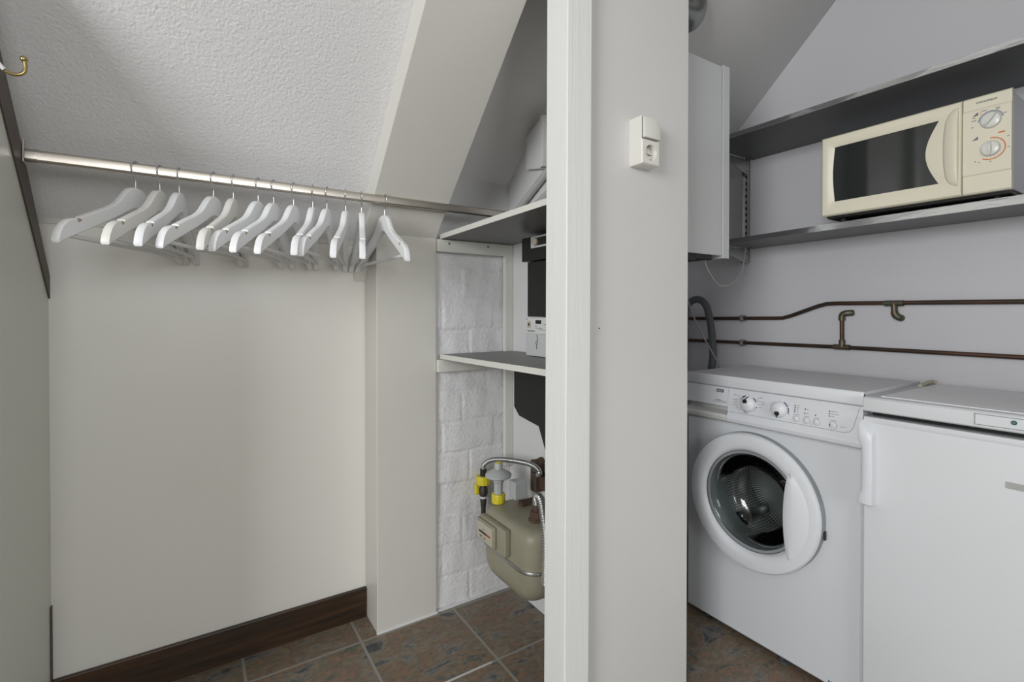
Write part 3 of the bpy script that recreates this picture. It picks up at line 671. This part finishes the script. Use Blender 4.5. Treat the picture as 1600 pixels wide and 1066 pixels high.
def dial(y, z, r, ang, name):
    k = obj(name, lathe([(r + .001, 0), (r + .001, -.002), (r - .002, -.0075), (r - .006, -.0090)], (1.7492, y, z), 'x', 36), 'mwknob', cp, 40)
    c, s = cos(ang), sin(ang)
    rings = []
    for t, ww, hh in ((-.95, .001, .0), (-.8, .0045, .005), (-.3, .0052, .008), (.3, .0045, .008), (.8, .0030, .005), (.95, .0008, .0)):
        py, pz = y - t * r * c, z + t * r * s
        q = [(-1, 0), (-.6, 1), (.6, 1), (1, 0)]
        rings.append([(1.7412 - hh * b_ + .002 * (1 - b_), py + a * ww * s, pz + a * ww * c) for a, b_ in q])
    obj('grip_ridge', loft(rings), 'mwknob', k, 50)
dial(.411, 1.571, .0205, radians(52), 'power_dial')
dial(.411, 1.497, .0190, radians(-86), 'timer_dial')
def arc(y, z, r, a0, a1, wd, bm=None, x=PXF, n=24, col=None):
    rings = []
    for k in range(n + 1):
        a = radians(a0 + (a1 - a0) * k / n); c, s = cos(a), sin(a)
        rings.append([(x + dx, y - rr * c, z + rr * s) for dx, rr in ((0, r), (0, r + wd), (-.0003, r + wd), (-.0003, r))])
    return loft(rings, bm=bm)
obj('power_scale', arc(.411, 1.571, .0225, 10, 178, .0028), 'bluegrey', cp)
obj('timer_scale', arc(.411, 1.497, .0265, -125, 92, .0026), 'orange', cp)
obj('orange_bar', box(PXF - .0003, PXF, .384, .397, 1.5325, 1.5362, .0001), 'orange', cp)
bm = bmesh.new()
for a in range(0, 360, 18):
    r_ = .0228; c, s = cos(radians(a)), sin(radians(a)); box(PXF - .0003, PXF, .411 - r_ * c - .0004, .411 - r_ * c + .0004, 1.497 + r_ * s - .0010, 1.497 + r_ * s + .0010, bm=bm)
for y, z, l in ((.444, 1.586, .006), (.4445, 1.579, .010), (.448, 1.562, .005), (.424, 1.5995, .010), (.398, 1.5995, .009), (.398, 1.596, .006), (.384, 1.582, .006), (.378, 1.521, .004), (.377, 1.493, .004), (.411, 1.464, .004), (.433, 1.466, .004), (.441, 1.470, .004)):
    box(PXF - .0003, PXF, y - l / 2, y + l / 2, z - .0008, z + .0008, bm=bm)
for z in (1.594, 1.530): prism([(.448, z - .004), (.436, z + .006), (.436, z - .003)], 0, PXF - .0003, PXF, bm=bm)
obj('scale_printing', bm, 'print_', cp)
bm = box(PXF - .0003, PXF, .430, .432, 1.597, 1.599); box(PXF - .0003, PXF, .430, .432, 1.592, 1.5945, bm=bm); obj('orange_marks', bm, 'orange', cp)

# ------------------------------------------------------------------ washing machine
wm = thing('washing_machine', 'white front-loading washing machine with round glass door beside the fridge', 'washing machine', (1.68, .87, 0))
WX, wy0, wy1 = 1.491, .594, 1.150
DY, DZ = .898, .4760
def front_panel():
    """front sheet with a round opening"""
    n = 64; b = []
    y0, y1, z0, z1 = wy0, wy1, .022, .704
    def sq(x, i):
        r = []
        for k in range(n):
            a = 2 * pi * k / n; c, s = cos(a), sin(a); m_ = max(abs(c), abs(s)); c /= m_; s /= m_
            r.append((x, DY + (c * (y1 - i - DY) if c > 0 else c * (DY - y0 - i)), DZ + (s * (z1 - i - DZ) if s > 0 else s * (DZ - z0 - i))))
        return r
    ci = lambda x, r: [(x, DY + r * cos(2 * pi * k / n), DZ + r * sin(2 * pi * k / n)) for k in range(n)]
    return loft([sq(WX + .05, 0), sq(WX + .006, 0), sq(WX, .006), ci(WX, .213), ci(WX + .006, .208), ci(WX + .012, .175), ci(WX + .05, .170)], cap=False)
obj('front_panel', front_panel(), 'enamel', wm, 25)
bm = box(WX + .05, 1.87, wy0, wy0 + .004, .02, .818); box(WX + .05, 1.87, wy1 - .004, wy1, .02, .818, bm=bm); box(1.866, 1.87, wy0, wy1, .02, .818, bm=bm); box(WX + .05, 1.87, wy0, wy1, .018, .024, bm=bm)
obj('cabinet_sides', bm, 'enamel', wm)
for x in (1.54, 1.84):
    for y in (wy0 + .05, wy1 - .05): obj('foot', lathe([(.018, 0), (.018, .008), (.008, .018)], (x, y, .0002), seg=16), 'blackp', wm)
obj('worktop', prism([(WX + .003, .820), (WX - .001, .826), (WX - .001, .850), (WX + .008, .857), (WX + .03, .858), (1.87, .858), (1.87, .820)], 1, wy0, wy1, 0), 'toplam', wm, 30)
obj('worktop_front', box(WX - .003, WX + .012, wy0, wy1, .8215, .8585, .004, 3), 'plastic', wm, 40)
# control fascia: flat face leaning back a touch, bulging lip underneath
fasc = [(.704, WX + .004), (.7065, WX - .006), (.712, WX - .013), (.722, WX - .016), (.731, WX - .0135), (.737, WX - .009), (.742, WX - .0075), (.80, WX - .004), (.8195, WX - .003)]
dy = .985                                       # drawer | fascia boundary at this y
def fl(y0, y1, pr=fasc, back=WX + .045): return loft([[(x, y, z) for z, x in pr] + [(back, y, pr[-1][0]), (back, y, pr[0][0])] for y in (y0, y1)])
fa = obj('control_fascia', fl(wy0, dy), 'plastic', wm, 30)
dr = obj('detergent_drawer', fl(dy + .001, wy1, [(.757, WX + .012), (.7575, WX - .0070), (.7585, WX - .0085), (.80, WX - .0045), (.8195, WX - .0035)]), 'plastic', wm, 30)
obj('drawer_grip_recess', fl(dy + .001, wy1, [(.7045, WX + .004), (.7065, WX - .006), (.712, WX - .013), (.722, WX - .016), (.731, WX - .0125), (.734, WX + .002), (.740, WX + .022), (.7565, WX + .026)]), 'plastic2', wm, 30)
def FX(z): return WX - .0075 + (z - .742) / .058 * .0035 - .0003
# rounded outline of the fascia plate
obj('plate_outline', tube([(FX(.817), wy0 + .008, .817), (FX(.80), wy0 + .012, .80), (FX(.76), wy0 + .022, .76), (FX(.748), wy0 + .030, .748), (FX(.744), wy0 + .045, .7435), (FX(.744), .75, .7435), (FX(.744), dy - .006, .7435)], .0006, 6), 'groove', fa)
def rotary(y, z, r, ang, ns):
    k = obj('selector_knob', lathe([(r + .0015, 0), (r + .001, -.008), (r * .93, -.014), (r * .62, -.0185), (.001, -.020)], (FX(z), y, z), 'x', 40), 'plastic', fa, 50)
    c, s = cos(ang), sin(ang)
    obj('finger_dimple', lathe([(.0078, .001), (.0076, -.0006), (.006, -.0010)], (FX(z) - .0186, y - .42 * r * c, z + .42 * r * s), 'x', 24), 'printb', k)
    obj('pointer', tube([(FX(z) - .0180, y - .6 * r * c, z + .6 * r * s), (FX(z) - .0155, y - .85 * r * cos(ang - .2), z + .85 * r * sin(ang - .2)), (FX(z) - .009, y - 1.04 * r * cos(ang - .35), z + 1.04 * r * sin(ang - .35))], .0019, 8), 'printb', k)
    b = bmesh.new()
    for a0, a1 in ns: arc(y, z, r + .003, a0, a1, .0028, bm=b, x=FX(z), n=10)
    obj('scale_ring', b, 'navy', fa)
K1, K2 = (.914, .7775), (.815, .7770)
rotary(*K1, .0225, radians(100), ((110, 145), (150, 195), (205, 235), (240, 262), (285, 320), (325, 350), (20, 55)))
rotary(*K2, .0225, radians(-80), ((-60, -25), (-20, 20), (25, 60), (-150, -120)))
for y in (.765, .736, .709): obj('push_button', lathe([(.0085, .001), (.0085, -.0012), (.0075, -.0020)], (FX(.7575), y, .7575 - .0), 'x', 28), 'plastic', fa, 40)
sbn = obj('start_button', lathe([(.0095, .001), (.0095, -.0016), (.0083, -.0024)], (FX(.7575), .6655, .7575), 'x', 28), 'plastic', fa, 40)
obj('button_mark', box(FX(.7575) - .0030, FX(.7575) - .0020, .6715, .6735, .755, .760), 'printb', sbn)
b = bmesh.new()
for y in (.765, .736, .709): arc(y, .7575, .0088, 0, 360, .0007, bm=b, x=FX(.7575), n=28)
arc(.6655, .7575, .0098, 0, 360, .0007, bm=b, x=FX(.7575), n=28)
obj('button_outline', b, 'groove', fa)
for y, z in [(.7685, .7965), (.7690, .7905), (.7695, .7845), (.7700, .7785), (.740, .7900), (.741, .7780), (.712, .7770), (.6755, .7950), (.6757, .7880), (.6760, .7815)]:
    obj('indicator_light', lathe([(.0017, 0), (.0017, -.0004)], (FX(z), y, z), 'x', 12), 'printb', fa)
b = bmesh.new()
def dash(y, z, l, t=.0010): box(FX(z) - .0002, FX(z) + .0002, y - l / 2, y + l / 2, z - t / 2, z + t / 2, bm=b)
for y, z, l in ((.951, .8005, .016), (.945, .7925, .010), (.958, .7855, .020), (.956, .7765, .012), (.958, .7685, .018), (.951, .7605, .010), (.940, .7565, .010), (.926, .7545, .008), (.926, .7520, .010), (.913, .7570, .012),
                (.880, .8010, .009), (.8885, .7945, .010), (.872, .7905, .024), (.876, .7815, .018), (.875, .7725, .012), (.891, .7650, .005), (.893, .7600, .010), (.935, .8000, .007), (.914, .8065, .003), (.914, .8035, .002),
                (.843, .7720, .004), (.832, .7560, .004), (.806, .7560, .004), (.785, .7660, .004), (.787, .7945, .004), (.815, .8060, .003), (.815, .8030, .002),
                (.760, .7965, .008), (.7615, .7905, .006), (.7620, .7845, .005), (.7625, .7785, .004), (.733, .7900, .006), (.734, .7780, .006),
                (.765, .7705, .018), (.736, .7695, .014), (.709, .7695, .013), (.664, .7950, .016), (.662, .7880, .020), (.668, .7815, .010), (.666, .7705, .018), (.640, .7575, .014), (.7225, .7500, .004)): dash(y, z, l)
for y, z in ((.9625, .8010), (.8720, .8035), (.8650, .7850)): arc(y, z, .0024, 0, 360, .0006, bm=b, x=FX(z), n=12)
for y, z in ((.9265, .7490), (.9190, .7487)): arc(y, z, .0018, 0, 360, .0010, bm=b, x=FX(z), n=10)
obj('panel_printing', b, 'print_', fa)
text('brand_lettering', 'ZANUSSI', .0112, (WX - .0060, 1.0165, .8070), '-x', 'plastic', dr, .0002, width=.0215)
obj('brand_plate', prism([(1.0290, .8020), (1.0275, .8125), (1.0025, .8125), (1.0040, .8020)], 0, WX - .0058, WX - .0040), 'printb', dr)
text('model_lettering', 'turbo 1000', .0062, (WX - .0080, 1.0215, .7755), '-x', 'print_', dr, .0002, width=.019)
b = bmesh.new()
box(WX - .0081, WX - .0077, 1.016, 1.040, .7690, .7700, bm=b)
for k in range(2):
    y = 1.007 - k * .012
    for p, q in (((y + .0055, .7690), (y, .7760)), ((y, .7760), (y - .0055, .7690)), ((y - .0055, .7690), (y + .0055, .7690))): tube([(WX - .0079, *p), (WX - .0079, *q)], .0004, 5, bm=b)
obj('drawer_printing', b, 'print_', dr)
text('small_lettering', 'REG', .0120, (WX - .0004, .6670, .0350), '-x', 'printb', wm, .0003, width=.020)
# door
dd = lambda prof, seg=72: lathe(prof, (0, DY, DZ), 'x', seg, cap=False)
door = obj('door_ring', dd([(.2100, WX - .0195), (.2125, WX - .0215), (.2125, WX - .028), (.2080, WX - .0345), (.198, WX - .0370), (.180, WX - .0375), (.168, WX - .036), (.160, WX - .030), (.1565, WX - .0215), (.160, WX - .0200), (.165, WX - .0195), (.2100, WX - .0195)]), 'plastic', wm, 35)
obj('door_seal', dd([(.2130, WX - .0003), (.2130, WX - .0180), (.2080, WX - .0193), (.157, WX - .0185), (.150, WX + .012), (.138, WX + .050), (.139, WX + .066), (.150, WX + .0715), (.152, WX + .069), (.143, WX + .064), (.142, WX + .050), (.153, WX + .010), (.160, WX + .010), (.2130, WX - .0003)]), 'groove', wm, 40)
obj('door_glass', dd([(.1555, WX - .0150), (.145, WX - .013), (.132, WX + .010), (.120, WX + .050), (.095, WX + .075), (.05, WX + .084), (.0005, WX + .086),
                      (.0005, WX + .082), (.05, WX + .080), (.092, WX + .071), (.115, WX + .047), (.127, WX + .010), (.139, WX - .0165), (.1555, WX - .0185), (.1555, WX - .0150)]), 'glass', door, 50)
obj('inner_trim', dd([(.1560, WX - .0170), (.1545, WX - .0195), (.147, WX - .0195), (.1455, WX - .0165), (.1560, WX - .0165)]), 'groove', door, 40)
# crescent grip on the right of the ring
def grip():
    rings = []; n = 22
    for k in range(n + 1):
        t = k / n; z = DZ + .128 - .256 * t - .003; zz = z - DZ
        yo = DY - math.sqrt(max(0, .186 ** 2 - zz * zz)); yi = DY - (.1135 - .012 * (1 - (2 * t - 1) ** 2)) - .012
        yi = min(yi, DY - .08); e = sin(pi * t) ** .45
        xo = WX - .0372; d = .010 * e
        rings.append([(xo + .004, yi, z), (xo - d * .55, yi - .001, z), (xo - d, yi - .012 * (.3 + .7 * e), z), (xo - d, (yi + yo) / 2, z), (xo - d * .4, yo + .01, z), (xo - .0002, yo, z), (xo + .012, yo, z), (xo + .022, yi - .004, z)])
    return loft(rings)
obj('door_grip', grip(), 'plastic', door, 50)
obj('door_catch', box(WX - .012, WX - .002, DY - .2155, DY - .2120, DZ - .045, DZ - .020, .001), 'blackp', door)
# drum behind the glass
drum = obj('drum', dd([(.150, WX + .072), (.215, WX + .085), (.225, WX + .10), (.225, WX + .30), (.215, WX + .32), (.0005, WX + .325)]), 'drum', wm, 40)
for a in (75, 195, 315):
    a = radians(a); c, s = cos(a), sin(a); rings = []
    for x_, w_, h_ in ((WX + .11, .012, .02), (WX + .13, .026, .055), (WX + .22, .028, .062), (WX + .29, .024, .05), (WX + .315, .012, .02)):
        rings.append([(x_, DY + (.224 - hh) * c - ww * s, DZ + (.224 - hh) * s + ww * c) for ww, hh in ((-w_, 0), (-w_ * .55, h_ * .8), (0, h_), (w_ * .55, h_ * .8), (w_, 0))])
    obj('drum_rib', loft(rings), 'rib', drum, 50)

# ------------------------------------------------------------------ fridge
fr = thing('fridge', 'white under-counter fridge with vertical handle right of the washing machine', 'fridge', (1.68, .29, 0))
fy0, fy1, FXF = -.010, .586, 1.468
obj('cabinet', box(1.520, 1.905, fy0 + .003, fy1 - .003, .03, .812, .003), 'enamel2', fr)
for x in (1.56, 1.87):
    for y in (fy0 + .05, fy1 - .05): obj('foot', lathe([(.018, 0), (.018, .01), (.009, .031)], (x, y, .0002), seg=16), 'blackp', fr)
obj('door', box(FXF, 1.513, fy0, fy1, .035, .799, .005, 3), 'enamel2', fr, 40)
obj('gasket_and_gap_shade', box(1.5125, 1.5205, fy0 + .004, fy1 - .004, .045, .8122), 'blackp', fr)  # gasket, carried up in black as painted shade in the gap above the door
obj('door_top_edge', box(FXF - .0012, FXF + .012, fy0 + .0005, fy1 - .0005, .784, .7998, .003), 'plastic', fr, 40)
obj('top_panel', prism([(1.471, .8125), (1.466, .816), (1.467, .846), (1.473, .8505), (1.50, .8515), (1.905, .8515), (1.905, .8125)], 1, fy0, fy1, .001), 'enamel2', fr, 40)
obj('top_inlay', box(1.498, 1.885, fy0 + .02, fy1 - .028, .8512, .8530, .0005), 'fridgetop', fr)
obj('rear_corner_clip', tube([(1.80, fy1 - .014, .8522), (1.86, fy1 - .012, .857), (1.89, fy1 - .016, .860), (1.897, fy1 - .024, .8555)], .006, 10, smooth_it=1), 'gasdial', fr, 60)
cso = obj('control_strip_outline', box(1.4652, 1.4664, fy0 + .138, .3675, .8200, .8450, .0003), 'groove', fr)
ct = obj('control_strip', box(1.4645, 1.4668, fy0 + .14, .366, .8215, .8435, .0006), 'plastic', fr)
obj('lamp_rim', lathe([(.0050, 0), (.0046, -.0012)], (1.4645, .3035, .8350), 'x', 20), 'green', ct)
obj('lamp_core', lathe([(.0026, 0), (.0024, -.0006)], (1.4633, .3035, .8350), 'x', 16), 'print_', ct)
obj('strip_symbol', arc(.282, .832, .0030, 0, 300, .0007, x=1.4644, n=14), 'groove', ct)
bd = obj('badge', box(FXF - .0012, FXF + .0002, .230, .3165, .692, .7065, .0005), 'badge', fr)
obj('badge_relief', (lambda b: (arc(.302, .6990, .0035, 0, 360, .0008, bm=b, x=FXF - .0012, n=18), arc(.290, .6990, .0035, 0, 360, .0008, bm=b, x=FXF - .0012, n=18), b)[-1])(bmesh.new()), 'steel', bd)
# handle: arched vertical grip at the left edge of the door
hp = []
for zl_, zr_, x, yr_, yl_, xb in ((.7920, .7720, 1.4665, .558, .5875, 1.4683), (.7900, .7660, 1.4560, .5575, .588, 1.4683), (.7820, .7610, 1.4470, .557, .588, 1.4683), (.7720, .7570, 1.4420, .5565, .588, 1.4683), (.748, .744, 1.4405, .5565, .588, 1.4683), (.734, .734, 1.4400, .5565, .583, 1.4683), (.722, .722, 1.4395, .556, .5785, 1.4683),
                                  (.66, .66, 1.4380, .5545, .5775, 1.4683), (.615, .615, 1.4395, .556, .5785, 1.4683), (.603, .603, 1.4400, .5565, .583, 1.4683), (.595, .595, 1.4405, .5565, .588, 1.4683), (.578, .578, 1.4425, .557, .588, 1.4683), (.5755, .5755, 1.4460, .558, .587, 1.4683)):
    c = .004; zm = lambda y: zr_ + (zl_ - zr_) * (y - yr_) / (yl_ - yr_)
    hp.append([(min(x + c * .6, 1.4675), yr_, zr_), (x, yr_ + c, zm(yr_ + c)), (x, yl_ - c, zm(yl_ - c)), (min(x + c * .6, 1.4675), yl_, zl_), (xb, yl_, zl_), (xb, yr_, zr_)])
obj('door_handle', loft(hp), 'plastic', fr, 45)

# ------------------------------------------------------------------ boiler, flue, pipes, hoses
bo = thing('boiler', 'white wall-hung boiler behind the partition, above the washing machine', 'boiler', (1.35, 1.0, 1.25))
bl = box(1.217, 1.471, 1.0005, 1.265, 1.257, 1.880, .003); obj('cover', bl, 'boiler', bo)
obj('front_lid', box(1.4725, 1.508, .9985, 1.267, 1.249, 1.886, .002), 'boiler', bo)
for v in ():
    pass
bm = box(1.225, 1.345, 1.008, 1.25, 1.235, 1.2568, .002); box(1.345, 1.43, 1.008, 1.25, 1.243, 1.2568, .002, bm=bm)
obj('underside_tray', bm, 'blackp', bo)
for x in (1.395, 1.44): obj('pipe_stub', lathe([(.011, 0), (.011, .012)], (x, 1.03, 1.2435), seg=16), 'darkpipe', bo, 40)
pts = [(1.2155, 1.055, 2.025), (1.30, 1.055, 2.025)] + [(1.325 + .055 * sin(radians(a)), 1.055, 2.08 - .055 * cos(radians(a))) for a in range(10, 91, 8)] + [(1.38, 1.055, 2.105)]
tag(obj('flue_elbow', tube(pts, .0500, 32), 'flue', None, 60), 'grey metal flue pipe elbow above the boiler', 'flue pipe')

PX = 2.0175
def pipe(path, r=.0072): return tube(path, r, 14)
up_ = thing('copper_pipe', 'upper tarnished copper water pipe with an upward bend along the laundry wall', 'pipe', (PX, .7, 1.04))
obj('run', tube([(PX, 1.62, 1.039), (PX, 1.13, 1.046), (PX, 1.095, 1.047), (PX, 1.06, 1.057), (PX, .96, 1.094), (PX, .93, 1.102), (PX, .89, 1.1035), (PX, -.029, 1.099)], .0072, 14, smooth_it=0), 'copper', up_, 60)
bm = tube([(PX, .742, 1.1012), (PX, .688, 1.1010)], .0100, 16); tube([(PX, .715, 1.101), (PX, .714, 1.068)], .0098, 14, bm=bm)
obj('tee_fitting', bm, 'fitting', up_, 50)
bm = tube([(PX, .714, 1.070), (PX, .710, 1.058), (PX + .002, .700, 1.052), (2.029, .698, 1.050)], .0115, 14, smooth_it=1)
obj('wall_elbow', bm, 'fitting', up_, 50)
lp = thing('copper_pipe', 'lower tarnished copper water pipe running level along the laundry wall', 'pipe', (PX, .7, .93))
obj('run', pipe([(PX, 1.62, .9345), (PX, .88, .941), (PX, -.029, .938)]), 'copper', lp, 60)
bm = tube([(PX, .903, .9412), (PX, .850, .9412)], .0100, 16); tube([(PX, .876, .941), (PX, .876, .968)], .0105, 14, bm=bm)
obj('tee_fitting', bm, 'fitting', lp, 50)
obj('riser', pipe([(PX, .876, .965), (PX, .877, 1.050)]), 'copper', lp, 60)
obj('wall_elbow', tube([(PX, .877, 1.040), (PX, .877, 1.058), (PX, .870, 1.066), (PX + .004, .852, 1.068), (2.029, .845, 1.068)], .0112, 14, smooth_it=1), 'fitting', lp, 50)
for nm, z, lab in (('pipe_clip', 1.0445, 'grey wall clip holding the upper copper pipe'), ('pipe_clip', .9375, 'grey wall clip holding the lower copper pipe')):
    bm = box(2.022, 2.0297, 1.258, 1.288, z - .013, z + .013, .002); box(2.0035, 2.0297, 1.262, 1.276, z - .0135, z - .0085, .001, bm=bm); box(2.0035, 2.0297, 1.262, 1.276, z + .0085, z + .0125, .001, bm=bm); box(2.0035, 2.0095, 1.262, 1.276, z - .013, z + .012, .001, bm=bm)
    tag(obj(nm, bm, 'clip', None), lab, 'pipe clip')
tag(obj('drain_hose', tube([(1.90, 1.395, .30), (1.90, 1.39, .60), (1.905, 1.335, .86), (1.92, 1.35, .93), (1.945, 1.375, 1.00), (1.950, 1.390, 1.06), (1.950, 1.405, 1.105), (1.950, 1.435, 1.130), (1.950, 1.475, 1.130), (1.950, 1.51, 1.10), (1.950, 1.52, 1.03), (1.950, 1.52, .80)], ribbed(.0150, .0012, .006), 16, step=.0015, smooth_it=2), 'hose', None, 80),
    'grey drain hose looping over behind the washing machine', 'hose')
tag(obj('power_cable', tube([(1.33, 1.06, 1.2345), (1.34, 1.07, 1.19), (1.42, 1.10, 1.12), (1.55, 1.155, 1.02), (1.66, 1.17, .92), (1.74, 1.18, .84), (1.80, 1.19, .7)], .0028, 8, smooth_it=2), 'cordg', None, 60), 'thin grey cable hanging from the boiler down behind the washer', 'cable')
tag(obj('thin_wire', tube([(1.45, 1.05, 1.2485), (1.47, 1.06, 1.225), (1.53, 1.08, 1.195), (1.66, 1.14, 1.165), (1.78, 1.165, 1.18), (1.87, 1.185, 1.225), (1.90, 1.19, 1.29), (1.92, 1.195, 1.338)], .0018, 8, smooth_it=2), 'wirew', None, 60), 'thin white wire looping from the boiler to the lower shelf', 'cable')
tag(obj('foil_strip', (lambda: tube([(1.196, .950, .012), (1.199, .952, .14), (1.199, .950, .25), (1.205, .950, .33), (1.201, .950, .42), (1.196, .950, .50)], lambda s: .006 + .003 * sin(s * 90) * sin(s * 37), 10, step=.006))(), 'foil', None, 60), 'crumpled dark foil strip down the back edge of the partition', 'foil')
